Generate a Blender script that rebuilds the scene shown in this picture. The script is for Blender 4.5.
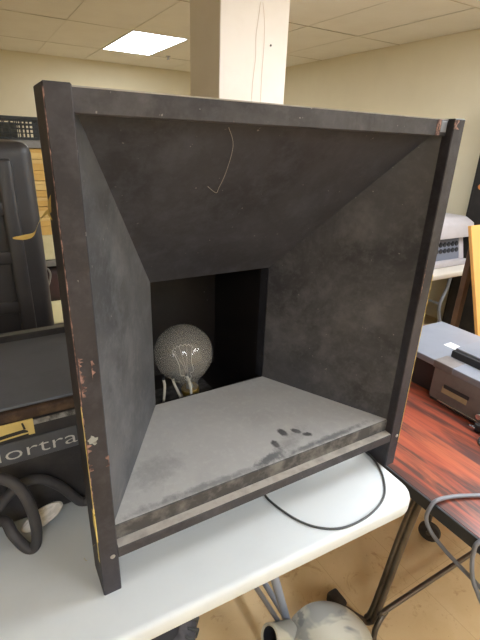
import bpy, bmesh, math, random
from mathutils import Vector, Matrix
random.seed(7)
scn = bpy.context.scene
for o in list(bpy.data.objects): bpy.data.objects.remove(o)
COL = scn.collection

# ------------------------------------------------------------------ camera
cam_d = bpy.data.cameras.new('camera'); cam = bpy.data.objects.new('camera', cam_d); COL.objects.link(cam)
scn.camera = cam
F = 433.7; YAW, PITCH, ROLL = -.5432, -.3891, .0377
cam_d.sensor_fit = 'VERTICAL'; cam_d.sensor_height = 24.0; cam_d.lens = F / 640 * 24.0
cam_d.clip_start = .02; cam_d.clip_end = 60
_cy, _sy, _cp, _sp = math.cos(YAW), math.sin(YAW), math.cos(PITCH), math.sin(PITCH)
fwd = Vector((-_sy*_cp, _cy*_cp, _sp)); rgt = Vector((_cy, _sy, 0)); upv = rgt.cross(fwd)
r2 = math.cos(ROLL)*rgt + math.sin(ROLL)*upv; u2 = -math.sin(ROLL)*rgt + math.cos(ROLL)*upv
m = Matrix((r2, u2, -fwd)).transposed().to_4x4(); m.translation = Vector((-.0975, -.684, 1.658))
cam.matrix_world = m
# ------------------------------------------------------------------ light and exposure
scn.view_settings.view_transform = 'Standard'; scn.view_settings.look = 'None'
scn.view_settings.gamma = 1.0; scn.view_settings.use_curve_mapping = False
scn.view_settings.exposure = 0.48
LAMP_STRENGTH = 16.5; LAMP_COLOR = (.92, .985, 1.06)
world = bpy.data.worlds.new('world'); scn.world = world; world.use_nodes = True
world.node_tree.nodes['Background'].inputs[0].default_value = (.9, .88, .8, 1)
world.node_tree.nodes['Background'].inputs[1].default_value = .05

# ------------------------------------------------------------------ materials
def srgb(r, g, b):
    f = lambda c: (c/255/12.92) if c/255 <= .04045 else ((c/255+.055)/1.055)**2.4
    return (f(r), f(g), f(b), 1)
class Mat:
    def __init__(s, name, rgb, rough=.6, metal=0, spec=.5):
        s.m = bpy.data.materials.new(name); s.m.use_nodes = True
        s.nt = s.m.node_tree; s.b = s.nt.nodes['Principled BSDF']
        s.col = None; s.base = srgb(*rgb)
        s.b.inputs['Base Color'].default_value = s.base
        s.b.inputs['Roughness'].default_value = rough; s.b.inputs['Metallic'].default_value = metal
        s.b.inputs['Specular IOR Level'].default_value = spec
        s.tc = s.nt.nodes.new('ShaderNodeTexCoord')
    def n(s, t, **kw):
        x = s.nt.nodes.new(t)
        for k, v in kw.items(): setattr(x, k, v)
        return x
    def link(s, a, b): s.nt.links.new(a, b)
    def mapped(s, scale=(1,1,1), loc=(0,0,0), rot=(0,0,0), coord='Object'):
        mp = s.n('ShaderNodeMapping'); s.link(s.tc.outputs[coord], mp.inputs[0])
        mp.inputs['Scale'].default_value = scale; mp.inputs['Location'].default_value = loc; mp.inputs['Rotation'].default_value = rot
        return mp.outputs[0]
    def noise(s, scale, detail=4, rough=.6, vscale=(1,1,1), loc=(0,0,0), dist=0, coord='Object'):
        x = s.n('ShaderNodeTexNoise'); x.inputs['Scale'].default_value = scale; x.inputs['Detail'].default_value = detail
        x.inputs['Roughness'].default_value = rough; x.inputs['Distortion'].default_value = dist
        s.link(s.mapped(vscale, loc, coord=coord), x.inputs['Vector']); return x.outputs[0]
    def ramp(s, v, lo, hi, a=0.0, b=1.0):
        x = s.n('ShaderNodeMapRange'); s.link(v, x.inputs[0])
        x.inputs[1].default_value = lo; x.inputs[2].default_value = hi; x.inputs[3].default_value = a; x.inputs[4].default_value = b
        return x.outputs[0]
    def mix(s, fac, rgb, amount=1.0):
        x = s.n('ShaderNodeMix', data_type='RGBA')
        if amount != 1.0:
            mm = s.n('ShaderNodeMath', operation='MULTIPLY'); s.link(fac, mm.inputs[0]); mm.inputs[1].default_value = amount; fac = mm.outputs[0]
        s.link(fac, x.inputs[0])
        if s.col: s.link(s.col, x.inputs[6])
        else: x.inputs[6].default_value = s.base
        x.inputs[7].default_value = srgb(*rgb)
        s.col = x.outputs[2]; s.link(s.col, s.b.inputs['Base Color']); return s
    def bump(s, v, strength=.2, dist=.002):
        x = s.n('ShaderNodeBump'); x.inputs['Strength'].default_value = strength; x.inputs['Distance'].default_value = dist
        s.link(v, x.inputs['Height']); s.link(x.outputs[0], s.b.inputs['Normal']); return s
    def ellipse(s, cx, cy, rx, ry, ang=0, soft=.35, jitter=None):
        """mask 1 inside an ellipse on the object XY plane"""
        mp = s.n('ShaderNodeMapping', vector_type='TEXTURE'); s.link(s.tc.outputs['Object'], mp.inputs[0])
        mp.inputs['Location'].default_value = (cx, cy, 0); mp.inputs['Rotation'].default_value = (0, 0, ang); mp.inputs['Scale'].default_value = (rx, ry, 1e3)
        ln = s.n('ShaderNodeVectorMath', operation='LENGTH'); s.link(mp.outputs[0], ln.inputs[0])
        v = ln.outputs['Value']
        if jitter is not None:
            a = s.n('ShaderNodeMath', operation='ADD'); s.link(v, a.inputs[0]); s.link(jitter, a.inputs[1]); v = a.outputs[0]
        return s.ramp(v, 1-soft, 1+soft, 1.0, 0.0)

M = {}
def simple(name, rgb, rough=.6, metal=0, spec=.5, var=None, nscale=20, lo=.45, hi=.65, amt=.6):
    x = Mat(name, rgb, rough, metal, spec)
    if var: x.mix(x.ramp(x.noise(nscale), lo, hi), var, amt)
    M[name] = x.m; return x

# painted black wood, dusty and chipped
def black_wood(name, base, dust, amt, chips=True, dscale=5):
    x = Mat(name, base, .55, 0, .35)
    x.mix(x.ramp(x.noise(dscale, 6, .65, dist=.6), .38, .72), dust, amt)
    x.mix(x.ramp(x.noise(60, 3, .7), .5, .75), dust, amt*.45)
    x.mix(x.ramp(x.noise(dscale*2.6, 5, .7, loc=(2,9,4), dist=.15), .50, .74), tuple(min(255, int(c*1.15)) for c in dust), amt*.7)
    x.mix(x.ramp(x.noise(95, 2, .5, loc=(1,2,3)), .74, .78), (150, 148, 144), .55)
    if chips:
        x.mix(x.ramp(x.noise(34, 5, .65, loc=(3,1,7)), .725, .75), (176, 132, 116), .75)
        x.mix(x.ramp(x.noise(75, 3, .6, loc=(8,4,2)), .74, .77), (190, 180, 168), .7)
    x.bump(x.noise(120, 3), .15, .001)
    M[name] = x.m; return x
black_wood('frame_wood', (38, 36, 41), (68, 66, 72), .6)
black_wood('rail_wood', (42, 40, 44), (80, 78, 81), .7)
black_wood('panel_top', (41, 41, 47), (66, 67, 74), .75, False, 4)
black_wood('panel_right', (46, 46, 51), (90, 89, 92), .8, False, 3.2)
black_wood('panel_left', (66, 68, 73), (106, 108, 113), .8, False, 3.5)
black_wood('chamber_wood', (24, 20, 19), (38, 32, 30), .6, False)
x = Mat('panel_dust', (168, 167, 166), .95, 0, .15)          # settled dust on the lower panel
x.mix(x.ramp(x.noise(4, 6, .6, dist=.5), .4, .7), (155, 154, 153), .8)
x.mix(x.ramp(x.noise(60, 4, .7), .5, .8), (180, 179, 177), .6)
jit = x.ramp(x.noise(70, 3), .3, .7, -.25, .25)
for e in ((.492,.083,.010,.015,.25), (.537,.113,.010,.016,.35), (.577,.102,.009,.014,.75), (.598,.077,.008,.013,1.05)):
    x.mix(x.ellipse(*e, soft=.25, jitter=jit), (62, 62, 64), .9)
jit2 = x.ramp(x.noise(40, 5, .7), .3, .7, -.7, .7)
x.mix(x.ellipse(.452, .047, .045, .012, .25, .5, jit2), (82, 84, 88), .85)
x.mix(x.ellipse(.62, .038, .13, .008, .03, .6, jit2), (96, 97, 99), .8)
x.mix(x.ellipse(.27, .035, .16, .009, -.02, .6, jit2), (104, 105, 107), .7)
x.mix(x.ellipse(.53, .075, .05, .02, .4, .7, jit2), (120, 120, 120), .6)
x.mix(x.ellipse(.16, .13, .06, .03, .2, .7, jit2), (124, 124, 123), .5)
M['panel_dust'] = x.m
simple('ledge_dust', (168, 162, 155), .95, 0, .1, (120, 116, 112), 25, .45, .7, .6)
simple('bare_wood', (152, 120, 110), .8, 0, .2, (70, 56, 56), 70, .40, .58, .95)
simple('paint_drip', (140, 142, 138), .7, 0, .3, (96, 92, 90), 90, .5, .62, .8)
simple('lip_wood', (70, 68, 68), .8, 0, .2, (120, 117, 113), 22, .42, .66, .8)
simple('tape_yellow', (220, 194, 116), .7, 0, .3, (232, 214, 152), 30)
simple('screw_steel', (168, 164, 158), .4, .6)
x = simple('table_plastic', (200, 205, 208), .42, 0, .5, (194, 199, 202), 6)
x.bump(x.noise(350, 2), .08, .0006)
simple('table_leg_paint', (134, 142, 158), .4, .2)
simple('table_brace_paint', (92, 92, 96), .45, .2)
simple('cable_black', (62, 65, 67), .5)
simple('cable_thick', (56, 55, 58), .6, 0, .4, (74, 72, 74), 12)
simple('cable_grey', (112, 114, 122), .4, 0, .6)
x = simple('case_black', (44, 42, 44), .55, 0, .4, (64, 62, 63), 14, .42, .7, .7)
x.bump(x.noise(160, 3), .3, .001)
simple('case_lid', (98, 102, 111), .55, 0, .4, (88, 91, 99), 9)
simple('case_binding', (62, 48, 40), .7, 0, .3, (104, 84, 66), 18, .48, .68, .8)
simple('case_scuff', (150, 148, 145), .8, 0, .2, (70, 68, 68), 40, .4, .6, .9)
simple('case_rim', (128, 128, 122), .4, .5)
simple('label_strip', (78, 80, 86), .35, 0, .5, (66, 68, 72), 15)
simple('logo_yellow', (210, 186, 118), .5, 0, .4, (196, 170, 102), 15)
simple('letter_white', (198, 196, 192), .5)
simple('letter_black', (36, 32, 30), .5)
x = simple('moulded_plastic', (43, 41, 42), .45, 0, .5, (54, 52, 53), 8)
x.bump(x.noise(260, 2), .25, .0008)
simple('crate_plastic', (38, 40, 40), .5)
simple('crate_inside', (92, 92, 84), .8, 0, .3, (60, 60, 56), 14)
simple('yellow_card', (212, 174, 102), .7, 0, .3, (202, 158, 84), 9)
simple('yellow_card_pale', (220, 190, 126), .7, 0, .3, (208, 170, 98), 9)
simple('cream_card', (214, 206, 164), .75, 0, .3, (198, 188, 146), 9)
simple('shelf_steel', (132, 130, 128), .5, .3, .5, (110, 108, 104), 10)
simple('bag_dark', (48, 40, 40), .7, 0, .3, (68, 44, 42), 6)
simple('wire_white', (205, 200, 186), .6)
simple('thread_grey', (150, 146, 138), .8)
simple('brass', (190, 158, 84), .35, .8)
simple('filament_metal', (176, 172, 164), .6, 0)
simple('socket_porcelain', (170, 164, 150), .5, 0, .5, (130, 124, 112), 30)
simple('oval_metal', (206, 202, 196), .35, .2, .5, (170, 166, 160), 40, .5, .6, .7)
x = Mat('red_wood', (146, 72, 54), .28, 0, .5)
g = x.noise(3.4, 6, .60, vscale=(2.6, .34, 1), dist=1.6)
x.mix(x.ramp(g, .45, .55), (74, 50, 47), .95)
x.mix(x.ramp(x.noise(4.5, 5, .6, vscale=(3.2, .34, 1), loc=(3,2,0), dist=1.2), .50, .66), (174, 92, 64), .8)
x.mix(x.ramp(x.noise(38, 4, .6, vscale=(3, .12, 1)), .5, .7), (84, 44, 38), .55)
M['red_wood'] = x.m
simple('edge_black', (42, 44, 48), .5)
simple('leg_bronze', (96, 88, 80), .3, .7, .5, (70, 62, 56), 12)
simple('rubber_dark', (54, 48, 44), .7, 0, .3, (80, 70, 62), 20)
simple('tyre_rubber', (66, 64, 68), .65, 0, .3, (96, 94, 98), 25)
simple('projector_top', (122, 126, 136), .4, 0, .5, (114, 118, 127), 9)
x = simple('projector_side', (112, 106, 104), .5, 0, .4, (102, 96, 94), 30)
simple('projector_dark', (38, 37, 40), .5)
simple('projector_label', (158, 142, 112), .6, 0, .4, (140, 124, 96), 40)
simple('paper_white', (218, 218, 214), .7)
simple('chrome', (200, 200, 202), .2, .9)
x = simple('dusty_metal', (178, 174, 160), .75, 0, .3)
x.mix(x.ramp(x.noise(6, 3, .5, dist=.8), .54, .6), (132, 134, 132), .85)
x.mix(x.ramp(x.noise(9, 3, .5, dist=.5, loc=(4,4,4)), .6, .65), (112, 114, 116), .8)
simple('machine_grey', (182, 176, 178), .5, 0, .4, (170, 164, 166), 8)
simple('machine_panel', (112, 116, 128), .5)
simple('machine_dark', (44, 44, 48), .6)
simple('far_table_top', (216, 208, 196), .5)
simple('orange_board', (192, 142, 78), .6, 0, .4, (182, 132, 68), 6)
simple('brown_wood', (84, 60, 44), .6, 0, .4, (62, 44, 34), 10)
simple('black_box', (34, 31, 29), .7, 0, .3, (48, 44, 40), 9)
simple('orange_spot', (196, 120, 60), .6)
x = simple('wall_paint', (222, 213, 186), .7, 0, .3, (214, 204, 176), 1.6, .35, .7, .7)
x.bump(x.noise(180, 3), .1, .001)
x = simple('column_white', (238, 232, 226), .6, 0, .3, (232, 225, 218), 4)
simple('crack_brown', (232, 218, 204), .8)
x = simple('ceiling_board', (226, 222, 212), .9, 0, .2, (219, 214, 203), 3, .4, .7, .7)
x.bump(x.noise(300, 3), .3, .001)
simple('seam_shade', (150, 138, 112), .8, 0, .2, (216, 208, 190), 1.1, .45, .6, .9)
simple('runner_pale', (222, 217, 205), .8, 0, .2)
simple('ceiling_void', (80, 70, 54), .9)
x = Mat('floor_lino', (198, 170, 126), .45, 0, .4)
x.mix(x.ramp(x.noise(3.5, 6, .6, dist=.6), .4, .7), (210, 184, 142), .8)
x.mix(x.ramp(x.noise(11, 6, .7, dist=1.2), .58, .74), (150, 108, 66), .7)
x.mix(x.ramp(x.noise(60, 4, .7, loc=(5,5,0)), .66, .74), (120, 86, 54), .7)
bt = x.n('ShaderNodeTexBrick'); bt.offset = 0; x.link(x.mapped((1,1,1)), bt.inputs['Vector'])
bt.inputs['Scale'].default_value = 1; bt.inputs['Brick Width'].default_value = .305; bt.inputs['Row Height'].default_value = .305
bt.inputs['Mortar Size'].default_value = .0012; bt.inputs['Mortar Smooth'].default_value = .4
x.mix(bt.outputs['Fac'], (140, 104, 64), .45)
M['floor_lino'] = x.m
# lamp diffuser: gives off light
x = Mat('lamp_diffuser', (255, 255, 255), .5)
x.b.inputs['Emission Color'].default_value = (*LAMP_COLOR, 1); x.b.inputs['Emission Strength'].default_value = LAMP_STRENGTH
M['lamp_diffuser'] = x.m
# dusty clear bulb glass
gm = bpy.data.materials.new('bulb_glass'); gm.use_nodes = True; nt = gm.node_tree
for n_ in list(nt.nodes): nt.nodes.remove(n_)
out = nt.nodes.new('ShaderNodeOutputMaterial'); tr = nt.nodes.new('ShaderNodeBsdfTransparent'); tr.inputs[0].default_value = (.93, .93, .93, 1)
df = nt.nodes.new('ShaderNodeBsdfDiffuse'); df.inputs[0].default_value = srgb(196, 192, 184)
gl = nt.nodes.new('ShaderNodeBsdfGlossy'); gl.inputs['Roughness'].default_value = .07
mx1 = nt.nodes.new('ShaderNodeMixShader'); mx1.inputs[0].default_value = .22
mx2 = nt.nodes.new('ShaderNodeMixShader'); lw = nt.nodes.new('ShaderNodeLayerWeight'); lw.inputs[0].default_value = .5; pw_ = nt.nodes.new('ShaderNodeMath'); pw_.operation = 'POWER'; pw_.inputs[1].default_value = 4; fr = nt.nodes.new('ShaderNodeMath'); fr.operation = 'MULTIPLY_ADD'; fr.inputs[1].default_value = .22; fr.inputs[2].default_value = .045; nt.links.new(lw.outputs['Facing'], pw_.inputs[0]); nt.links.new(pw_.outputs[0], fr.inputs[0])
nt.links.new(tr.outputs[0], mx1.inputs[1]); nt.links.new(df.outputs[0], mx1.inputs[2])
nt.links.new(fr.outputs[0], mx2.inputs[0]); nt.links.new(mx1.outputs[0], mx2.inputs[1]); nt.links.new(gl.outputs[0], mx2.inputs[2])
nt.links.new(mx2.outputs[0], out.inputs[0]); M['bulb_glass'] = gm

# ------------------------------------------------------------------ builders
def B(): return bmesh.new()
def box(bm, lo, hi, bev=0, seg=2, rot=None):
    lo, hi = Vector(lo), Vector(hi); c = (lo+hi)/2; s = hi-lo
    mt = Matrix.Translation(c) @ (rot.to_4x4() if rot else Matrix()) @ Matrix.Diagonal((*s, 1))
    t = bmesh.new(); bmesh.ops.create_cube(t, size=1, matrix=mt)
    if bev: bmesh.ops.bevel(t, geom=list(t.edges), offset=bev, segments=seg, affect='EDGES', profile=.5)
    join(bm, t); return bm
def join(bm, t):
    me = bpy.data.meshes.new('t'); t.to_mesh(me); t.free(); bm.from_mesh(me); bpy.data.meshes.remove(me)
def poly(bm, pts, faces):
    v = [bm.verts.new(p) for p in pts]
    for f in faces: bm.faces.new([v[i] for i in f])
    return bm
def prism(bm, outline, axis, lo, hi, bev=0):
    """outline of 2D points extruded along axis 0/1/2 from lo to hi"""
    def p3(p, h):
        q = list(p); q.insert(axis, h); return tuple(q)
    t = bmesh.new(); n = len(outline)
    a = [t.verts.new(p3(p, lo)) for p in outline]; b = [t.verts.new(p3(p, hi)) for p in outline]
    t.faces.new(a); t.faces.new(b[::-1])
    for i in range(n): t.faces.new((a[i], b[i], b[(i+1)%n], a[(i+1)%n]))
    bmesh.ops.recalc_face_normals(t, faces=list(t.faces))
    if bev: bmesh.ops.bevel(t, geom=list(t.edges), offset=bev, segments=2, affect='EDGES', profile=.5)
    join(bm, t); return bm
def smooth_path(pts, n=8):
    P = [Vector(p) for p in pts]; out = []
    for i in range(len(P)-1):
        p0 = P[max(i-1, 0)]; p1 = P[i]; p2 = P[i+1]; p3 = P[min(i+2, len(P)-1)]
        for k in range(n):
            t = k/n
            out.append(.5*((2*p1)+(-p0+p2)*t+(2*p0-5*p1+4*p2-p3)*t*t+(-p0+3*p1-3*p2+p3)*t**3))
    out.append(P[-1]); return out
def tube(bm, pts, r, seg=10, caps=True):
    P = [Vector(p) for p in pts]; n = len(P)
    R_ = r if isinstance(r, (list, tuple)) else [r]*n
    T = [(P[min(i+1, n-1)]-P[max(i-1, 0)]).normalized() for i in range(n)]
    nrm = T[0].orthogonal().normalized(); rings = []
    for i in range(n):
        nrm = (nrm - T[i]*nrm.dot(T[i])).normalized(); b = T[i].cross(nrm)
        rings.append([bm.verts.new(P[i]+R_[i]*(math.cos(2*math.pi*k/seg)*nrm+math.sin(2*math.pi*k/seg)*b)) for k in range(seg)])
    for i in range(n-1):
        for k in range(seg): bm.faces.new((rings[i][k], rings[i][(k+1)%seg], rings[i+1][(k+1)%seg], rings[i+1][k]))
    if caps: bm.faces.new(rings[0][::-1]); bm.faces.new(rings[-1])
    return bm
def lathe(bm, prof, seg=32, mat=None):
    rings = []; t = bmesh.new()
    for r, z in prof:
        rings.append([t.verts.new((r*math.cos(2*math.pi*k/seg), r*math.sin(2*math.pi*k/seg), z)) for k in range(seg)] if r > 1e-6 else [t.verts.new((0, 0, z))])
    for a, b in zip(rings, rings[1:]):
        for k in range(seg):
            k2 = (k+1) % seg
            if len(a) == 1 and len(b) == 1: continue
            if len(a) == 1: t.faces.new((a[0], b[k2], b[k]))
            elif len(b) == 1: t.faces.new((a[k], a[k2], b[0]))
            else: t.faces.new((a[k], a[k2], b[k2], b[k]))
    bmesh.ops.recalc_face_normals(t, faces=list(t.faces))
    if mat: t.transform(mat)
    join(bm, t); return bm
def obj(name, bm, mat, parent=None, smooth=False, keep=False):
    me = bpy.data.meshes.new(name)
    if not keep: bmesh.ops.recalc_face_normals(bm, faces=list(bm.faces))
    bm.to_mesh(me); bm.free(); me.materials.append(M[mat])
    if smooth:
        for p in me.polygons: p.use_smooth = True
        try: me.set_sharp_from_angle(angle=math.radians(40))
        except Exception: pass
    o = bpy.data.objects.new(name, me); COL.objects.link(o)
    if parent:
        o.parent = parent
        o.matrix_parent_inverse = Matrix.Translation(parent_world(parent)).inverted()
    return o
def parent_world(p):
    v = Vector(p.location)
    return v if p.parent is None else v + Vector((0, 0, 0))
def tag(o, label, cat, group=None):
    o['label'] = label; o['category'] = cat
    if group: o['group'] = group
    return o
def thing(name, label, cat, loc, group=None):
    o = bpy.data.objects.new(name, None); COL.objects.link(o); o.location = loc; o.empty_display_size = .05
    return tag(o, label, cat, group)
def structure(o): o['kind'] = 'structure'; return o
def share(src, loc, parent=None):
    c = src.copy(); COL.objects.link(c); c.location = loc
    if parent: c.parent = parent; c.matrix_parent_inverse = src.matrix_parent_inverse.copy()
    return c

T = .74                       # height of the white table top
# ------------------------------------------------------------------ room
X0, X1, Y0, Y1, ZC = -3.4, 3.91, -6.6, 6.40, 2.64
fl = structure(obj('floor', box(B(), (X0, Y0, -.1), (X1, Y1, 0)), 'floor_lino'))
structure(obj('wall_back', box(B(), (X0-.1, Y1, 0), (X1+.1, Y1+.1, ZC+.15)), 'wall_paint'))
structure(obj('wall_right', box(B(), (X1, Y0, 0), (X1+.1, Y1, ZC+.15)), 'wall_paint'))
structure(obj('wall_left', box(B(), (X0-.1, Y0, 0), (X0, Y1, ZC+.15)), 'wall_paint'))
structure(obj('wall_front', box(B(), (X0-.1, Y0-.1, 0), (X1+.1, Y0, ZC+.15)), 'wall_paint'))
ceil = structure(obj('ceiling', box(B(), (X0, Y0, ZC+.05), (X1, Y1, ZC+.15)), 'ceiling_void'))
GX, GY, TW, TL = 1.4965, 4.21, .61, 1.22
lamps = [(0, 0), (0, -2), (0, -4), (2, -4), (0, -6), (-4, -6), (2, -6), (0, -8), (-4, -8), (2, -8)]
proto_tile = None
for i in range(-9, 5):
    for j in range(-10, 3):
        if (i, j) in lamps: continue
        xa, xb = max(GX+i*TW, X0), min(GX+(i+1)*TW, X1); ya, yb = max(GY+j*TL, Y0), min(GY+(j+1)*TL, Y1)
        if xb-xa < .03 or yb-ya < .03: continue
        g = .0015
        full = abs(xb-xa-TW) < 1e-4 and abs(yb-ya-TL) < 1e-4
        dz = random.choice([0, 0, 0, .0015, -.0015])
        if full and proto_tile:
            c = proto_tile.copy(); COL.objects.link(c); c.location = (xa, ya, ZC+dz)
        else:
            t = obj('ceiling_tile', box(B(), (g, g, 0), (xb-xa-g, yb-ya-g, .02), .002, 1), 'ceiling_board', ceil)
            t.location = (xa, ya, ZC+dz)
            if full: proto_tile = t
for j in range(-9, 2):
    y = GY+j*TL; obj('ceiling_seam_strip', box(B(), (X0, y-.0045, ZC-.003), (X1, y+.0045, ZC-.0016)), 'seam_shade', ceil)  # dark strips paint in the shadows of sagging tiles along these seams
for i in range(-8, 4):
    if (i, 0) in lamps: pass
    x = GX+i*TW; obj('ceiling_seam_strip', box(B(), (x-.005, Y0, ZC-.0025), (x+.005, Y1, ZC-.0016)), 'runner_pale', ceil)
def ceiling_light(i, j, label, group=None, TL=TL):
    r = thing('ceiling_light', label, 'ceiling light', (GX+(i+.5)*TW, GY+j*TW*2+TL/2, ZC), group)
    x, y = GX+i*TW, GY+j*TW*2
    b = B()
    for lo, hi in (((x, y), (x+TW, y+.02)), ((x, y+TL-.02), (x+TW, y+TL)), ((x, y+.02), (x+.02, y+TL-.02)), ((x+TW-.02, y+.02), (x+TW, y+TL-.02))):
        box(b, (*lo, ZC-.004), (*hi, ZC+.03))
    obj('frame', b, 'paper_white', r)
    obj('diffuser', box(B(), (x+.02, y+.02, ZC), (x+TW-.02, y+TL-.02, ZC+.012)), 'lamp_diffuser', r)
for k, (i, j) in enumerate(lamps):
    if k == 0: ceiling_light(i, j, 'lit fluorescent ceiling panel between the square column and the back wall')
    elif j == -2:  # unseen half panel added to brighten the back of the room
        ceiling_light(i, j, 'added square ceiling panel behind the square column, lighting the far room', None, TW)
        obj('ceiling_tile', box(B(), (GX, GY-2*TL+TW, ZC), (GX+TW, GY-TL, ZC+.02), .002, 1), 'ceiling_board', ceil)
    else: ceiling_light(i, j, 'lit fluorescent panel set in the ceiling above the tables', 'ceiling lights above the tables')
# sprinkler on the ceiling beyond the lit panel
s = obj('sprinkler_head', lathe(B(), [(0, .0), (.03, .0), (.03, -.006), (.012, -.01), (.012, -.03), (.02, -.034), (.02, -.04), (0, -.04)], 14), 'screw_steel', None, True)
s.location = (2.31, 5.32, ZC); tag(s, 'small sprinkler head hanging from the ceiling by the lit panel', 'sprinkler')

# square column
r = thing('square_column', 'white painted square column rising behind the black lamp box', 'column', (1.372, 1.892, 0))
obj('shaft', box(B(), (1.152, 1.70, 0), (1.592, 2.085, ZC), .006, 2), 'column_white', r)
b = B()
tube(b, smooth_path([(1.395, 1.698, 2.36), (1.385, 1.698, 2.28), (1.375, 1.698, 2.2), (1.378, 1.698, 2.1), (1.366, 1.698, 1.98), (1.362, 1.698, 1.85)]), .0013, 5)
obj('paint_crack', b, 'crack_brown', r)
b = B()
tube(b, smooth_path([(1.41, 1.698, 2.36), (1.425, 1.698, 2.28), (1.43, 1.698, 2.17), (1.424, 1.698, 2.0), (1.425, 1.698, 1.85)]), .0011, 5)
obj('paint_crack', b, 'crack_brown', r)
b = B(); lathe(b, [(0, 0), (.006, 0), (.006, .004), (0, .004)], 10, Matrix.Translation((1.476, 1.702, 2.168)) @ Matrix.Rotation(math.pi/2, 4, 'X'))
obj('nail_hole', b, 'letter_black', r)

# ------------------------------------------------------------------ white folding table
TX0, TX1, TY0, TY1 = -.95, .874, -.104, .70
r = thing('folding_table', 'white plastic folding table carrying the black lamp box', 'table', ((TX0+TX1)/2, (TY0+TY1)/2, 0))
def round_rect(x0, y0, x1, y1, rad, n=8):
    o = []
    for cx, cy, a0 in ((x1-rad, y1-rad, 0), (x0+rad, y1-rad, 90), (x0+rad, y0+rad, 180), (x1-rad, y0+rad, 270)):
        for k in range(n+1):
            a = math.radians(a0+90*k/n); o.append((cx+rad*math.cos(a), cy+rad*math.sin(a)))
    return o
b = B(); layers = []
for inset, z in ((.012, T-.045), (.002, T-.043), (0, T-.038), (0, T-.012), (.002, T-.005), (.007, T-.001), (.014, T)):
    layers.append([b.verts.new((px, py, z)) for px, py in round_rect(TX0+inset, TY0+inset, TX1-inset, TY1-inset, .07-inset)])
for a, c in zip(layers, layers[1:]):
    for k in range(len(a)): b.faces.new((a[k], a[(k+1)%len(a)], c[(k+1)%len(a)], c[k]))
b.faces.new(layers[0][::-1]); b.faces.new(layers[-1])
obj('tabletop', b, 'table_plastic', r, True)
for sx, xt, xf in ((1, .447, .632), (-1, -.53, -.715)):
    for y in (.10, .49):
        obj('leg', tube(B(), smooth_path([(xt, y, T-.05), (xt+sx*.075, y, .42), (xf, y, .02)], 6), .0145, 12), 'table_leg_paint', r, True)
        f = obj('leg_foot', lathe(B(), [(0, 0), (.019, 0), (.019, .03), (.0155, .035), (0, .035)], 14, Matrix.Translation((xf, y, 0))), 'rubber_dark', r, True)
    obj('crossbar', tube(B(), [(xf-sx*.03, .10, .13), (xf-sx*.03, .49, .13)], .011, 10), 'table_leg_paint', r, True)
    for y in (.085,):
        obj('brace', tube(B(), [(xt-sx*.12, y, T-.05), (xt+sx*.117, y, .15)], .008, 8), 'table_brace_paint', r, True)

r.rotation_euler = (0, 0, math.radians(-2.2))
# ------------------------------------------------------------------ black lamp box
W, H, PW, PD = .90, .984, .038, .085
r = thing('lamp_reflector_box', 'black wooden lamp box with a square funnel mouth, dusty and chipped', 'lamp box', (.45, .3, T))
posts = []
for x in (0, W-PW):
    posts.append(obj('post', box(B(), (x, 0, T), (x+PW, PD, T+H), .002, 1), 'frame_wood', r))
obj('top_board', box(B(), (PW, .0165, T+.947), (W-PW, .045, T+.9816), .0015, 1), 'rail_wood', r)
ob_ = obj('pale_edge', box(B(), (PW, .0162, T+.9806), (W-PW-.002, .046, T+.9825)), 'ledge_dust', r)
rail = obj('bottom_rail', box(B(), (PW, .0, T+.095), (W-PW, .024, T+.121), .001, 1), 'rail_wood', r)
b = B(); box(b, (PW+.002, .002, T+.121), (W-PW-.002, .0262, T+.1222)); obj('dust_layer', b, 'ledge_dust', rail)
# funnel
oz0, oz1, iz0, iz1, ix0, ix1, oy, iy = T+.160, T+.971, T+.187, T+.567, .261, .639, .027, .3755
ox0, ox1 = PW, W-PW
def panel(name, pts, mat, th, label=None):
    a = [Vector(p) for p in pts]; n = (a[1]-a[0]).cross(a[2]-a[0]).normalized()*th
    b = B(); poly(b, a+[p+n for p in a], [(0,1,2,3), (7,6,5,4), (0,4,5,1), (1,5,6,2), (2,6,7,3), (3,7,4,0)])
    o = obj(name, b, mat, r)
    if label: o['label'] = label
    return o
A_, B_, C_, D_ = (ox0, oy, oz0), (ox1, oy, oz0), (ox1, oy, oz1), (ox0, oy, oz1)
a_, b_, c_, d_ = (ix0, iy, iz0), (ix1, iy, iz0), (ix1, iy, iz1), (ix0, iy, iz1)
panel('funnel_panel', [B_, A_, a_, b_], 'panel_dust', .012, 'lower funnel panel coated in pale dust with finger marks')
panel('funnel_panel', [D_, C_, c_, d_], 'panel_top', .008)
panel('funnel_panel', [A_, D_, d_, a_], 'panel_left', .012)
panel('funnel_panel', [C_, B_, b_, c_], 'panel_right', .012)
obj('funnel_lip', box(B(), (ox0, oy-.0035, T+.1205), (ox1, oy+.012, oz0-.0008), .0008, 1), 'lip_wood', r)
# lamp chamber behind the opening
cz0, cz1, cy1 = T+.072, T+.62, .735
t_ = .016
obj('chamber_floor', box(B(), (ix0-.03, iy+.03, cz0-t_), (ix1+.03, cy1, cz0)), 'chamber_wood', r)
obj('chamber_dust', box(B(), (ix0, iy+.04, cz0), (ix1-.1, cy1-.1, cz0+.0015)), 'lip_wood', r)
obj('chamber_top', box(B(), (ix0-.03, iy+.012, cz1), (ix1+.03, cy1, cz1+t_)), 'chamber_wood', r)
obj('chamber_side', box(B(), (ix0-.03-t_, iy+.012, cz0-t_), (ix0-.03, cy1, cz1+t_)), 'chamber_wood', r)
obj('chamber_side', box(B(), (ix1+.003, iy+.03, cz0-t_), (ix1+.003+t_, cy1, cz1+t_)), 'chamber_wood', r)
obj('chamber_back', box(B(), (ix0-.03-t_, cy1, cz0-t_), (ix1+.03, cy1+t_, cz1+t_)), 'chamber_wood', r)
b = B()
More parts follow.
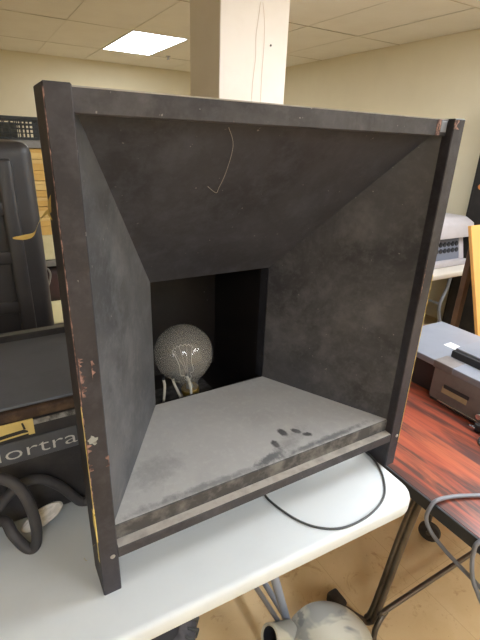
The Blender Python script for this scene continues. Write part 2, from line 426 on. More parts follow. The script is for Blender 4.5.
box(b, (ix0-.03, iy+.004, iz1+.006), (ix1+.02, iy+.03, cz1)); obj('opening_frame', b, 'chamber_wood', r)
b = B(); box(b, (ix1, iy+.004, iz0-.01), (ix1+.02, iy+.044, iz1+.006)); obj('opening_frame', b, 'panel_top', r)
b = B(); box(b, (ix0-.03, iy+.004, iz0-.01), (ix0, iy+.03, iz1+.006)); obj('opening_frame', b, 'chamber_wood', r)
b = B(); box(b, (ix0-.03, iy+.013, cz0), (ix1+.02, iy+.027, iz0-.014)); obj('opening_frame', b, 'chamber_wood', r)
for x in (ix0-.02, ix1-.03):
    obj('rear_leg', box(B(), (x, cy1-.06, T), (x+.04, cy1-.015, cz0-t_), .002, 1), 'frame_wood', r)
# screws and wear
for x, z, p in ((.026, T+.105, posts[0]), (W-.012, T+.108, posts[1])):
    b = B(); lathe(b, [(0, .002), (.0045, .0015), (.0055, 0), (.0055, -.003), (0, -.003)], 14, Matrix.Translation((x, 0, z)) @ Matrix.Rotation(math.pi/2, 4, 'X'))
    box(b, (x-.004, -.0026, z-.0006), (x+.004, -.0016, z+.0006))
    obj('screw', b, 'screw_steel', p, True)
def ragged(name, parent, mat, edge, z0, z1, wmin, wmax, step=.012, seed=1, plane='front', gap=0):
    """worn strip of irregular width running along a vertical board edge"""
    rnd = random.Random(seed); b = B(); z = z0; x, y, s = edge; prev = None; th = .0007; rings = []
    while z < z1:
        w = wmin if rnd.random() < gap else rnd.uniform(wmin, wmax)
        if plane == 'front': q = [(x, y-th, z), (x+s*w, y-th, z), (x+s*w, y+.001, z), (x, y+.001, z)]
        else: q = [(x+s*th, y, z), (x+s*th, y+w, z), (x-s*.001, y+w, z), (x-s*.001, y, z)]
        rings.append([b.verts.new(p) for p in q]); z += step*rnd.uniform(.5, 1.5)
    for c, d in zip(rings, rings[1:]):
        for k in range(4): b.faces.new((c[k], c[(k+1) % 4], d[(k+1) % 4], d[k]))
    b.faces.new(rings[0][::-1]); b.faces.new(rings[-1])
    return obj(name, b, mat, parent)
ragged('worn_edge', posts[0], 'bare_wood', (0, 0, 1), T+.25, T+H-.004, .0004, .0022, .007, 3, gap=.3)
ragged('worn_edge', posts[0], 'bare_wood', (.0, 0, 1), T+.34, T+.41, .0008, .011, .0035, 5, gap=.4)
ragged('worn_edge', posts[0], 'bare_wood', (.024, 0, 1), T+.53, T+.57, .0005, .007, .0035, 15, gap=.4)
ragged('worn_edge', posts[0], 'bare_wood', (.004, 0, 1), T+.50, T+.58, .0005, .010, .0035, 11, gap=.4)
ragged('worn_edge', posts[0], 'bare_wood', (PW, 0, -1), T+.34, T+.365, .001, .008, .0035, 25, gap=.3)
ragged('worn_edge', posts[1], 'tape_yellow', (W, 0, -1), T+.08, T+.62, .0001, .0024, .006, 7, gap=.6)
ragged('worn_edge', posts[1], 'bare_wood', (W-PW+.002, 0, 1), T+.55, T+.66, .0004, .005, .006, 9, gap=.6)
ragged('worn_edge', posts[1], 'bare_wood', (W-PW, 0, 1), T+.962, T+H-.001, .004, .026, .005, 13)
b = prism(B(), [(.013+(.0085+.0025*math.sin(q*2.3))*math.cos(q*.45), T+.407+(.009+.003*math.sin(q*1.7+1))*math.sin(q*.45)) for q in range(14)], 1, -.0008, .001)
obj('paint_splash', b, 'paint_drip', posts[0])
tb_end = obj('bare_wood_strip', box(B(), (W-PW-.038, .0155, T+.948), (W-PW-.026, .018, T+.981)), 'bare_wood', r)
b = B(); box(b, (W-PW-.0335, .0148, T+.960), (W-PW-.0315, .0156, T+.972)); obj('nail_slot', b, 'letter_black', tb_end)
obj('metal_plate', box(B(), (W-PW-.024, .0155, T+.955), (W-PW-.004, .0175, T+.979), .001, 1), 'projector_top', r)
# yellow tape on the outside of the near post
ragged('tape_strip', posts[0], 'tape_yellow', (0, .004, -1), T+.10, T+.16, .004, .012, .010, 21, 'side')
ragged('tape_strip', posts[0], 'tape_yellow', (0, .0, -1), T+.16, T+.235, .006, .024, .012, 22, 'side')
ragged('tape_strip', posts[0], 'tape_yellow', (0, .0, -1), T+.235, T+.50, .001, .007, .015, 23, 'side', .15)
def ribbon(name, parent, mat, pts, width, th=.0008):
    P = smooth_path(pts, 5); b = B(); pv = None
    for i, p in enumerate(P):
        w = width*(.55+.45*math.sin(1.3+i*.35))
        v = [b.verts.new(p+Vector((0, w*.35, -w/2))), b.verts.new(p+Vector((0, -w*.35, w/2)))]
        if pv: b.faces.new((pv[0], pv[1], v[1], v[0]))
        pv = v
    bmesh.ops.solidify(b, geom=list(b.faces), thickness=th)
    return obj(name, b, mat, parent)
ribbon('tape_strip', posts[0], 'tape_yellow', [(-.001, .05, T+.812), (-.012, .053, T+.804), (-.022, .055, T+.79), (-.030, .055, T+.775), (-.045, .055, T+.771), (-.060, .055, T+.771)], .009)
ribbon('tape_strip', posts[0], 'tape_yellow', [(-.0015, .03, T+.125), (-.008, .03, T+.118), (-.015, .032, T+.095), (-.022, .034, T+.085), (-.026, .036, T+.093)], .006)
ribbon('tape_strip', posts[0], 'tape_yellow', [(-.001, .045, T+.822), (-.006, .05, T+.81), (-.001, .055, T+.795)], .028)

# lead wires and lamp socket inside the chamber
BX, BY = .392, .475
sock = obj('socket', lathe(B(), [(0, 0), (.05, 0), (.05, .012), (.034, .02), (.034, .044), (.0, .044)], 24, Matrix.Translation((BX+.027, BY, cz0+.0015))), 'socket_porcelain', r, True)
for pts in ([(.322, .468, T+.21), (.326, .47, T+.18), (.321, .47, T+.13), (.316, .47, T+.075)],
            [(.353, .468, T+.207), (.360, .47, T+.18), (.374, .465, T+.14), (.384, .46, T+.10)],
            [(.384, .43, T+.228), (.391, .428, T+.21), (.400, .43, T+.17), (.402, .435, T+.105)]):
    w = obj('lead_wire', tube(B(), smooth_path(pts, 5), .0045, 8), 'wire_white', r, True)
    p = Vector(pts[0]); obj('wire_tip', tube(B(), [p, p+Vector((-.001, 0, .010))], .0055, 8), 'projector_dark', w)

# ------------------------------------------------------------------ light bulb
bz = T+.134
r = thing('light_bulb', 'large clear globe light bulb standing in the black lamp box', 'light bulb', (BX, BY, bz))
tilt = Matrix.Translation((BX+.027, BY, bz)) @ Matrix.Rotation(math.radians(-9), 4, 'Y')
Rb, zcn = .094, .153
prof = [(.027, .0), (.0275, .02)]
for k in range(5): t = k/4; prof.append((.0285+.016*t**2, .026+.036*t))
a0 = math.asin(-.55)
prof += [(.052, .071), (.0585, .0775)]
for k in range(21):
    a = -0.86 + (math.pi/2+.86)*k/20
    prof.append((max(Rb*math.cos(a), 0), zcn+Rb*math.sin(a)))
prof[-1] = (0, zcn+Rb)
prof = sorted(prof, key=lambda q: q[1])
obj('glass', lathe(B(), prof, 40, tilt), 'bulb_glass', r, True)
obj('cap', lathe(B(), [(0, -.022), (.022, -.022), (.026, -.018), (.0285, -.012), (.0255, -.008), (.0285, -.002), (.030, .006), (.030, .016), (.0285, .019), (.0, .019)], 28, tilt), 'brass', r, True)
obj('stem', lathe(B(), [(0, .012), (.013, .012), (.011, .03), (.006, .044), (.009, .05), (0, .053)], 16, tilt), 'filament_metal', r, True)
for s in (-1, 1):
    pts = [(s*.005, 0, .048), (s*.012, 0, .058), (s*.010, 0, .07), (s*.023, 0, .076), (s*.022, 0, .115), (s*.032, 0, .165)]
    obj('support_wire', tube(B(), [tilt @ Vector(p) for p in smooth_path(pts, 4)], .0011, 6), 'filament_metal', r)
pts = [(.034*math.cos(a), .034*math.sin(a), .160+.006*(k % 2)) for k, a in enumerate([math.pi*q/16 for q in range(17)])]
obj('filament', tube(B(), [tilt @ Vector(p) for p in pts], .0013, 5), 'filament_metal', r)
for k in range(3):
    a = math.pi*(k+1)/4
    obj('filament_support', tube(B(), [tilt @ Vector(p) for p in [(0, 0, .05), (.008*math.cos(a), .008*math.sin(a), .10), (.034*math.cos(a), .034*math.sin(a), .162)]], .0005, 5), 'filament_metal', r)

# pale thread hanging inside the mouth
b = B(); tube(b, smooth_path([(.307, .049, 1.681), (.331, .074, 1.651), (.341, .118, 1.601), (.340, .145, 1.569), (.338, .154, 1.558), (.313, .143, 1.572)], 5), .0005, 5)
tag(obj('loose_thread', b, 'thread_grey', None, True), 'pale loose thread hanging under the top board of the lamp box', 'thread')

# thin black cable on the white table
pts = [(x_, y_, T+.0032) for x_, y_ in ((.50, .20), (.468, .09), (.469, .036), (.494, -.04), (.533, -.088), (.588, -.115), (.674, -.116), (.757, -.09), (.814, -.038), (.848, .022), (.856, .075), (.845, .16), (.80, .25))]
tag(obj('power_cable', tube(B(), smooth_path(pts, 8), .0030, 8), 'cable_black', None, True), 'thin black cable looping out from under the lamp box on white table', 'cable')

# ------------------------------------------------------------------ equipment case on the table
CX0, CX1, CY0, CY1_, CZ = -.78, .12, .305, .73, T+.325
r = thing('equipment_case', 'black equipment case with yellow logo and white lettering on white table', 'case', ((CX0+CX1)/2, (CY0+CY1_)/2, T))
obj('body', box(B(), (CX0, CY0, T), (CX1, CY1_, CZ-.036), .006, 2), 'case_black', r)
obj('scuffed_edge', box(B(), (CX0+.004, CY0-.0012, CZ-.052), (CX1-.012, CY0+.004, CZ-.038), .0005, 1), 'case_scuff', r)
obj('edge_binding', box(B(), (CX0-.002, CY0-.003, CZ-.034), (CX1+.002, CY1_+.002, CZ-.003), .008, 2), 'case_binding', r)
obj('lid', box(B(), (CX0+.004, CY0+.01, CZ-.006), (CX1-.004, CY1_-.03, CZ+.004), .004, 2), 'case_lid', r)
rim = obj('lid_rim', box(B(), (CX0, CY1_-.032, CZ-.006), (CX1, CY1_, CZ+.022), .003, 1), 'case_black', r)
obj('rim_trim', box(B(), (CX0, CY1_-.026, CZ+.020), (CX1, CY1_-.006, CZ+.025), .001, 1), 'case_rim', rim)
strip = obj('name_strip', box(B(), (-.33, CY0-.0022, T+.180), (.026, CY0+.001, T+.240), .0006, 1), 'label_strip', r)
lg = obj('logo_plate', box(B(), (-.165, CY0-.0024, T+.249), (-.068, CY0+.001, T+.292), .0006, 1), 'logo_yellow', r)
for pts in ([(-.165, T+.262), (-.128, T+.266), (-.092, T+.268), (-.083, T+.263), (-.082, T+.258), (-.093, T+.259), (-.125, T+.257), (-.165, T+.253)],
            [(-.094, T+.286), (-.090, T+.287), (-.086, T+.268), (-.091, T+.268)],
            [(-.165, T+.249), (-.12, T+.252), (-.082, T+.254), (-.082, T+.2495), (-.165, T+.2455)]):
    prism(bb := B(), pts, 1, CY0-.0034, CY0-.0022); obj('logo_stroke', bb, 'letter_black', lg)
def text_mesh(name, body, mat, parent, loc, size, sx=1.0, rot=(math.pi/2, 0, 0), th=.0008):
    cu = bpy.data.curves.new('txt', 'FONT'); cu.body = body; cu.size = size; cu.extrude = th/2; cu.resolution_u = 3; cu.offset = -.0006
    to = bpy.data.objects.new('txt', cu); COL.objects.link(to); to.rotation_euler = rot; to.location = loc; to.scale = (sx, 1, 1)
    bpy.context.view_layer.update()
    dg = bpy.context.evaluated_depsgraph_get(); me = bpy.data.meshes.new_from_object(to.evaluated_get(dg)); mw = to.matrix_world.copy()
    bm = bmesh.new(); bm.from_mesh(me); bm.transform(mw); bpy.data.objects.remove(to); bpy.data.curves.remove(cu)
    xs = [v.co.x for v in bm.verts]
    o = obj(name, bm, mat, parent, keep=True); return o, min(xs), max(xs)
o, xa, xb = text_mesh('lettering', 'Colortran', 'letter_white', strip, (-.262, CY0-.0028, T+.193), .053, 1.52)

# thick black cable and white oval piece in front of the case
pts = [(-.32, .262, T+.10), (-.25, .25, T+.175), (-.19, .235, T+.215), (-.150, .215, T+.215), (-.124, .20, T+.195), (-.108, .193, T+.145), (-.103, .19, T+.07), (-.112, .19, T+.018), (-.130, .195, T+.016), (-.152, .21, T+.055), (-.165, .24, T+.075), (-.20, .262, T+.05), (-.26, .25, T+.014), (-.34, .235, T+.014)]
r = thing('thick_cable', 'thick black rubber cable bent in loops before the equipment case', 'cable', (-.15, .22, T))
obj('loop', tube(B(), smooth_path(pts, 8), .0125, 12), 'cable_thick', r, True)
pts = [(-.175, .272, T+.09), (-.148, .272, T+.118), (-.115, .272, T+.140), (-.075, .272, T+.136), (-.034, .272, T+.095), (-.003, .275, T+.04), (.015, .28, T+.014), (.06, .27, T+.014)]
obj('loop', tube(B(), smooth_path(pts, 8), .0122, 12), 'cable_thick', r, True)
b = B(); lathe(b, [(0, -.004), (.046, -.004), (.05, 0), (.046, .004), (0, .004)], 30)
o = obj('oval_plate', b, 'oval_metal', None, True)
o.matrix_world = Matrix.Translation((-.086, .255, T+.034)) @ Matrix.Rotation(math.radians(-24), 4, 'Y') @ Matrix.Rotation(math.radians(48), 4, 'X') @ Matrix.Diagonal((1.1, .42, 1, 1))
tag(o, 'white oval metal plate lying under the black cable loops', 'plate')

# ------------------------------------------------------------------ tall black moulded case behind
r = thing('moulded_case', 'tall black moulded plastic case standing behind the equipment case', 'case', (-.28, 1.15, 0))
obj('shell', box(B(), (-.65, .92, 0), (.078, 1.35, 1.635), .035, 4), 'moulded_plastic', r, True)
zb = [1.56, 1.435, 1.275, 1.10, .9, .7]
obj('border_rib', box(B(), (-.035, .908, .1), (.015, .94, 1.585), .012, 3), 'moulded_plastic', r, True)
for z in zb:
    obj('cross_rib', box(B(), (-.60, .910, z-.022), (-.025, .94, z+.022), .008, 2), 'moulded_plastic', r, True)
b = B(); lathe(b, [(0, .012), (.010, .010), (.012, 0), (0, 0)], 14, Matrix.Translation((-.106, .910, 1.10)) @ Matrix.Rotation(math.pi/2, 4, 'X'))
obj('rivet', b, 'machine_dark', r, True)

# ------------------------------------------------------------------ shelf with boxes and crate
SX0, SX1, SY0, SY1 = -.55, .45, 2.0, 2.42
r = thing('shelf_unit', 'grey steel shelf unit behind the tall black case', 'shelf', ((SX0+SX1)/2, (SY0+SY1)/2, 0))
for x in (SX0, SX1-.03):
    for y in (SY0, SY1-.03): obj('upright', box(B(), (x, y, 0), (x+.03, y+.03, 1.63)), 'shelf_steel', r)
for z in (.12, .55, .965, 1.61):
    obj('shelf_board', box(B(), (SX0, SY0-.005, z-.02), (SX1, SY1+.005, z+.012 if z < 1.6 else z+.018), .003, 1), 'shelf_steel', r)
by = [146, 156.6, 167.5, 178, 188, 195, 205, 216.5, 226, 236]
z_of = lambda y: 1.590 - (y-146)*.00515
c = obj('cream_box', box(B(), (-.06, 2.02, .979), (.34, 2.36, z_of(236)-.002), .003, 1), 'cream_card', None)
tag(c, 'cream cardboard box on the steel shelf under the yellow boxes', 'box')
for k in range(9):
    za, zb_ = z_of(by[k+1]), z_of(by[k])-.0025
    dx = random.uniform(-.004, .004)
    rr = thing('yellow_box', 'topmost flat yellow cardboard box of the stack on the shelf' if k == 0 else 'flat yellow cardboard box resting directly on the cream box' if k == 8 else 'flat yellow cardboard box in the middle of the stack on the shelf', 'box', (.14, 2.18, za), 'yellow boxes stacked on the shelf')
    zl = za+(zb_-za)*.62
    obj('tray', box(B(), (-.05+dx, 2.014, za), (.33+dx, 2.35, zl), .001, 1), 'yellow_card' if k % 3 else 'yellow_card_pale', rr)
    obj('lid', box(B(), (-.052+dx, 2.012, zl), (.332+dx, 2.352, zb_), .0015, 1), 'yellow_card_pale' if k % 2 else 'yellow_card', rr)
r = thing('duffel_bag', 'dark brown bag on the lower board of the steel shelf', 'bag', (.12, 2.18, .562))
obj('body', box(B(), (-.1, 2.03, .70), (.36, 2.36, .93), .05, 4), 'bag_dark', r, True)
obj('base', box(B(), (-.1, 2.025, .565), (.36, 2.36, .715), .02, 3), 'cream_card', r, True)
obj('strap', tube(B(), smooth_path([(.17, 2.02, .90), (.19, 2.0, .935), (.205, 1.995, .90), (.19, 2.0, .84), (.17, 2.015, .80)], 5), .006, 8), 'shelf_steel', r, True)
r = thing('plastic_crate', 'black plastic lattice crate on top of the steel shelf', 'crate', (-.0, 2.2, 1.628))
CA, CB, CYa, CYb, cza, czb = -.42, .262, 2.03, 2.38, 1.629, 1.742
obj('bottom', box(B(), (CA, CYa, cza), (CB, CYb, cza+.012)), 'crate_plastic', r)
b = B(); box(b, (CA, CYa-.004, czb-.018), (CB, CYa+.012, czb), .002, 1); box(b, (CA, CYb-.012, czb-.018), (CB, CYb+.004, czb), .002, 1)
box(b, (CA-.004, CYa+.012, czb-.018), (CA+.012, CYb-.012, czb), .002, 1); box(b, (CB-.012, CYa+.012, czb-.018), (CB+.004, CYb-.012, czb), .002, 1)
obj('rim', b, 'crate_plastic', r)
b = B(); xx = CA
while xx < CB-.01:
    st = .031 if xx < .12 else .02
    box(b, (xx, CYa, cza+.012), (xx+.006, CYa+.006, czb-.018)); box(b, (xx, CYb-.006, cza+.012), (xx+.006, CYb, czb-.018)); xx += st
for z in (cza+.03, cza+.052, cza+.074):
    box(b, (CA, CYa-.001, z), (CB, CYa+.007, z+.006)); box(b, (CA, CYb-.007, z), (CB, CYb+.001, z+.006))
for yy in [CYa+.03*k for k in range(12)]:
    box(b, (CB-.006, yy, cza+.012), (CB, yy+.006, czb-.018)); box(b, (CA, yy, cza+.012), (CA+.006, yy+.006, czb-.018))
obj('lattice', b, 'crate_plastic', r)
tag(obj('carton', box(B(), (-.36, 2.06, cza+.0125), (.145, 2.34, czb-.03), .003, 1), 'crate_inside', None), 'dull grey carton lying inside the black lattice crate', 'carton')

# ------------------------------------------------------------------ red wood-grain table
RZ = .66; RX0, RX1, RY0, RY1 = .952, 2.15, -.62, .92
r = thing('wood_grain_table', 'low table with red wood-grain top, black edge and bronze tube legs', 'table', ((RX0+RX1)/2, (RY0+RY1)/2, 0))
top = obj('tabletop', box(B(), (RX0+.006, RY0+.006, RZ-.026), (RX1-.006, RY1-.006, RZ), .001, 1), 'red_wood', r)
b = B()
box(b, (RX0-.002, RY0, RZ-.044), (RX0+.007, RY1, RZ-.0005), .003, 2); box(b, (RX1-.007, RY0, RZ-.044), (RX1+.002, RY1, RZ-.0005), .003, 2)
box(b, (RX0, RY0-.002, RZ-.044), (RX1, RY0+.007, RZ-.0005), .003, 2); box(b, (RX0, RY1-.007, RZ-.044), (RX1, RY1+.002, RZ-.0005), .003, 2)
obj('edge_band', b, 'edge_black', r)
def red_leg(yc, flip):
    for sx, xe in ((1, RX0), (-1, RX1)):
        for dy in (0, .018):
            y = yc + dy*flip
            pts = [(xe+sx*.035, y-.03*flip, RZ-.03), (xe+sx*.01, y-.02*flip, .45), (xe-sx*.035, y-.01*flip, .10), (xe-sx*.05, y-.0*flip, .035), (xe-sx*.065, y+.03*flip, .022), (xe-sx*.10, y+.115*flip, .022)]
            if dy: pts = pts[:4]
            obj('leg', tube(B(), smooth_path(pts, 7), .0115, 10), 'leg_bronze', r, True)
        obj('leg_glide', box(B(), (xe-sx*.10-.024, yc+flip*.125-.035, 0), (xe-sx*.10+.024, yc+flip*.125+.035, .05), .01, 2), 'rubber_dark', r, True)
    xl, xr_ = RX0, RX1
    pts = [(xl-.075, yc-.045, .012), (xl-.06, yc-.035, .06), (xl-.01, yc-.027, .098), (xl+.06, yc-.025, .10), (xr_-.06, yc-.04, .10), (xr_+.01, yc-.04, .098), (xr_+.06, yc-.045, .06), (xr_+.075, yc-.05, .012)]
    obj('crossbar', tube(B(), smooth_path(pts, 7), .010, 10), 'leg_bronze', r, True)
red_leg(-.04, 1); red_leg(.75, -1)
# caster under the middle of the table
def caster(x, y):
    b = B(); mt = Matrix.Translation((x, y, .048)) @ Matrix.Rotation(math.radians(110), 4, 'Z') @ Matrix.Rotation(math.pi/2, 4, 'X')
    lathe(b, [(.012, -.014), (.04, -.016), (.047, -.010), (.048, 0), (.047, .010), (.04, .016), (.012, .014), (.012, -.014)], 28, mt)
    w = obj('caster_wheel', b, 'rubber_dark', r, True)
    obj('caster_hub', lathe(B(), [(0, -.018), (.011, -.018), (.011, .018), (0, .018)], 14, mt), 'leg_bronze', w, True)
    obj('caster_post', tube(B(), [(x+.012, y+.02, .05), (x+.03, y+.03, .10), (x+.03, y+.03, RZ-.028)], .011, 10), 'leg_bronze', r, True)
caster(1.435, .115); caster(1.435, .55)

# grey cable drooping off the red table
p1 = [(1.32, -.30, RZ+.008), (1.22, -.235, RZ+.008), (1.10, -.178, RZ+.008), (1.03, -.146, RZ+.009), (.965, -.130, RZ+.011), (.940, -.127, .652), (.930, -.129, .612), (.928, -.155, .583), (.928, -.205, .563), (.928, -.257, .553), (.926, -.318, .546), (.924, -.40, .53), (.915, -.48, .46), (.905, -.55, .30), (.91, -.58, .12), (.94, -.60, .02), (1.05, -.66, .0065), (1.2, -.8, .0065)]
p2 = [(1.20, -.40, RZ+.008), (1.08, -.335, RZ+.008), (1.00, -.305, RZ+.009), (.965, -.288, RZ+.012), (.938, -.278, .655), (.930, -.280, .63), (.922, -.288, .60), (.916, -.305, .56), (.914, -.33, .53), (.912, -.37, .48), (.905, -.42, .36), (.90, -.45, .2), (.90, -.47, .06), (.88, -.50, .012), (.82, -.58, .0065), (.7, -.72, .0065)]
pts = p2[::-1] + [(1.32, -.455, RZ+.008), (1.39, -.43, RZ+.008), (1.40, -.36, RZ+.008)] + p1
o = obj('grey_cable', tube(B(), smooth_path(pts, 8), .0062, 10), 'cable_grey', None, True)
tag(o, 'grey cable lying on the red table and drooping over its edge', 'cable')

# ------------------------------------------------------------------ slide projector on the red table
r = thing('slide_projector', 'grey slide projector with tan label standing on the red table', 'projector', (1.62, .2, RZ))
PX0, PX1, PY0, PY1, PZ = 1.452, 1.86, -.12, .283, RZ+.16
obj('body', box(B(), (PX0, PY0, RZ+.012), (PX1, PY1, PZ), .008, 2), 'projector_side', r, True)
obj('base_tray', box(B(), (PX0+.006, PY0+.006, RZ), (PX1-.006, PY1-.006, RZ+.014), .002, 1), 'projector_dark', r)
obj('trim_strip', box(B(), (PX0-.003, .03, RZ+.012), (PX0+.004, .235, RZ+.019), .001, 1), 'chrome', r)
obj('recess_shade', box(B(), (PX0+.05, PY1-.01, RZ), (PX1-.01, .47, PZ-.01), .004, 1), 'projector_dark', r)  # dark block stands for the shade in the cavity under the cover
prism(b := B(), [(PX0-.004, PY0-.004), (PX1+.004, PY0-.004), (PX1+.004, .56), (1.69, .56), (1.50, .44), (PX0-.004, .385)], 2, PZ-.006, PZ+.024, .006)
obj('top_cover', b, 'projector_top', r, True)
obj('tray_housing', box(B(), (1.535, PY0+.01, PZ+.022), (1.80, .275, PZ+.055), .006, 2), 'projector_dark', r, True)
obj('housing_lid', box(B(), (1.548, PY0+.005, PZ+.053), (1.81, .268, PZ+.066), .004, 2), 'projector_top', r, True)
b = B()
for k in range(12): box(b, (1.60+k*.014, .02, PZ+.0655), (1.607+k*.014, .17, PZ+.069))
obj('vent_slats', b, 'projector_dark', r)
obj('corner_cap', box(B(), (PX0-.006, .20, PZ-.008), (PX0+.08, .288, PZ+.0255), .004, 2), 'projector_side', r, True)
obj('side_label', box(B(), (PX0-.002, .115, RZ+.058), (PX0+.002, .228, RZ+.088), .0006, 1), 'projector_label', r)
obj('label_slot', box(B(), (PX0-.003, .11, RZ+.082), (PX0+.002, .222, RZ+.098), .001, 1), 'machine_dark', r)
obj('top_sticker', box(B(), (1.615, .305, PZ+.0238), (1.665, .365, PZ+.0248)), 'paper_white', r)
b = B(); lathe(b, [(0, 0), (.014, 0), (.014, .010), (.011, .014), (0, .014)], 20, Matrix.Translation((PX0, .052, RZ+.045)) @ Matrix.Rotation(-math.pi/2, 4, 'Y'))
obj('knob', b, 'chrome', r, True)
r = thing('electric_cord', 'black power cord with chunky plug beside the slide projector', 'cord', (1.40, .02, RZ))
obj('plug', box(B(), (1.408, .002, RZ+.003), (1.438, .045, RZ+.032), .006, 2), 'projector_dark', r, True)
obj('plug_prong', box(B(), (1.40, .035, RZ+.012), (1.41, .058, RZ+.02), .001, 1), 'chrome', r)
obj('cord', tube(B(), smooth_path([(1.42, .003, RZ+.018), (1.40, -.02, RZ+.03), (1.37, -.01, RZ+.012), (1.345, -.03, RZ+.006), (1.36, -.08, RZ+.006), (1.44, -.16, RZ+.006), (1.49, -.28, RZ+.006), (1.50, -.45, RZ+.006), (1.52, -.59, RZ+.007), (1.52, -.633, RZ-.012), (1.52, -.645, RZ-.1), (1.51, -.65, .3), (1.50, -.66, .06), (1.47, -.72, .0065), (1.40, -.9, .0065)], 6), .0055, 8), 'projector_dark', r, True)

# ------------------------------------------------------------------ far table and machine
r = thing('utility_table', 'off-white folding table standing by the beige wall', 'table', (3.1, 1.7, 0))
obj('tabletop', box(B(), (2.30, 1.34, .705), (3.64, 2.0, .75), .012, 3), 'far_table_top', r, True)
for x in (2.5, 3.26):
    for y in (1.45, 1.9):
        obj('leg', tube(B(), smooth_path([(x, y, .705), (x-.02, y, .57), (x-.07, y, .43), (x-.04, y, .31), (x+.10, y, .02)], 6), .014, 10), 'table_leg_paint', r, True)
    obj('crossbar', tube(B(), [(x-.07, 1.45, .43), (x-.07, 1.9, .43)], .011, 8), 'table_leg_paint', r, True)
r = thing('desk_machine', 'pale grey office machine with rows of round keys on the folding table', 'machine', (3.2, 1.7, .75))
obj('base', box(B(), (2.86, 1.46, .752), (3.46, 1.92, .80), .01, 2), 'machine_grey', r, True)
for x in (2.86, 3.40): obj('cheek', prism(B(), [(1.50, .80), (1.92, .80), (1.92, 1.02), (1.56, 1.02)], 0, x, x+.06, .006), 'machine_grey', r, True)
obj('key_panel', prism(B(), [(1.51, .80), (1.90, .80), (1.90, 1.02), (1.56, 1.02)], 0, 2.92, 3.40), 'machine_panel', r)
obj('slot', box(B(), (2.925, 1.545, .965), (3.395, 1.60, 1.005)), 'machine_dark', r)
b0 = None
for row, z in enumerate((.925, .875)):
    for k in range(9):
        y = 1.51 + (z-.80)*.227
        b = B(); lathe(b, [(0, .008), (.019, .008), (.022, 0), (0, 0)], 12, Matrix.Translation((2.95+k*.052, y, z)) @ Matrix.Rotation(math.pi/2, 4, 'X'))
        obj('key', b, 'machine_dark', r, True)
obj('hood', prism(B(), [(1.48, .985), (1.94, .985), (1.94, 1.14), (1.58, 1.14), (1.50, 1.10)], 0, 2.82, 3.50, .012), 'machine_grey', r, True)
# black boxes behind the machine
r = thing('storage_chest', 'large black chest standing on the floor behind the office machine', 'chest', (3.35, 2.28, 0))
obj('body', box(B(), (2.85, 2.05, 0), (3.88, 2.5, 1.02), .01, 2), 'black_box', r)
obj('lid', box(B(), (2.84, 2.04, 1.02), (3.885, 2.51, 1.09), .012, 2), 'black_box', r)
r = thing('black_box', 'small black box with a wire handle on the chest', 'box', (3.55, 2.2, 1.09))
obj('body', box(B(), (3.25, 2.09, 1.09), (3.72, 2.3, 1.175), .008, 2), 'black_box', r)
obj('wire_handle', tube(B(), smooth_path([(3.72, 2.1, 1.13), (3.79, 2.1, 1.14), (3.82, 2.1, 1.17), (3.81, 2.1, 1.215), (3.77, 2.1, 1.225), (3.71, 2.11, 1.21), (3.69, 2.13, 1.172)], 5), .005, 8), 'black_box', r, True)
r = thing('black_cabinet', 'tall black cabinet standing against the beige wall', 'cabinet', (3.72, 1.4, 0))
obj('body', box(B(), (3.66, .9, 0), (3.905, 1.70, 2.05), .008, 2), 'black_box', r)
dr = obj('door', box(B(), (3.65, .93, .04), (3.662, 1.67, 2.02), .003, 1), 'black_box', r)
b = B(); lathe(b, [(0, .012), (.022, .012), (.026, 0), (0, 0)], 16, Matrix.Translation((3.65, 1.61, 1.375)) @ Matrix.Rotation(-math.pi/2, 4, 'Y'))
obj('round_sticker', b, 'orange_spot', dr, True)
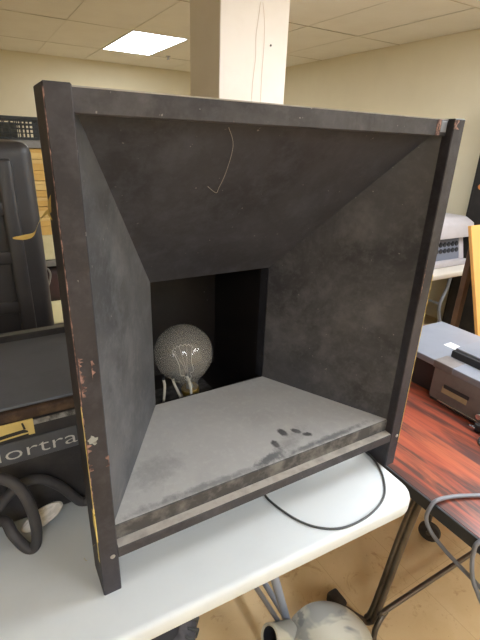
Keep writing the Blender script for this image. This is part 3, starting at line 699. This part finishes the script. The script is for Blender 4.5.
# leaning orange board on a brown stand
r = thing('wooden_stand', 'dark brown wooden stand holding the leaning orange board', 'stand', (2.8, .96, 0))
for x in (2.67, 3.06): obj('stand_post', box(B(), (x, .96, 0), (x+.05, 1.0, 1.15), .003, 1), 'brown_wood', r)
for z in (.10, .95): obj('stand_rail', box(B(), (2.72, .97, z), (3.06, .99, z+.05), .002, 1), 'brown_wood', r)
b = B(); box(b, (0, 0, 0), (.62, .022, 1.29), .002, 1)
o = obj('leaning_board', b, 'orange_board', None)
o.matrix_world = Matrix.Translation((2.545, .535, .0)) @ Matrix.Rotation(-math.atan2(.397, 1.2), 4, 'X')
tag(o, 'plain orange-yellow wooden board leaning against the brown stand', 'board')

# ------------------------------------------------------------------ things on the floor under the table
r = thing('dusty_canister', 'dusty grey domed metal canister on the floor under the tables', 'canister', (.68, -.06, 0))
mt = Matrix.Translation((.675, -.068, 0)) @ Matrix.Diagonal((1.03, 1.03, .9, 1))
obj('shell', lathe(B(), [(0, 0), (.138, 0), (.147, .01), (.15, .04), (.15, .10), (.147, .128), (.137, .155), (.117, .18), (.088, .198), (.048, .209), (0, .213)], 40, mt), 'dusty_metal', r, True)
sp = Matrix.Translation((.538, .028, .150)) @ Matrix.Rotation(math.radians(-62), 4, 'Y')
obj('spout', lathe(B(), [(.040, -.04), (.040, .055), (.036, .058), (.032, .055), (.031, .0), (0, .0)], 24, sp), 'dusty_metal', r, True)
obj('spout_lining', lathe(B(), [(.0305, .053), (.0305, .004), (0, .004)], 24, sp), 'machine_dark', r, True)
r = thing('ribbed_wheel', 'black rubber wheel with ribbed tread on the floor below white table', 'wheel', (.22, .285, 0))
wm = Matrix.Translation((.215, .285, .075)) @ Matrix.Rotation(math.radians(16), 4, 'X')
obj('tyre', lathe(B(), [(.06, -.035), (.10, -.036), (.118, -.028), (.124, 0), (.118, .028), (.10, .036), (.06, .035), (.06, -.035)], 40, wm), 'tyre_rubber', r, True)
obj('hub', lathe(B(), [(0, -.03), (.06, -.03), (.06, .03), (.02, .034), (0, .034)], 24, wm), 'machine_dark', r, True)
rb = None
for k in range(22):
    a = 2*math.pi*k/22
    mm = wm @ Matrix.Rotation(a, 4, 'Z')
    b = B(); box(b, (.088, -.0055, -.034), (.129, .0055, .040), .003, 1); b.transform(mm)
    obj('tread_rib', b, 'cable_black', r)
bpy.context.view_layer.update()
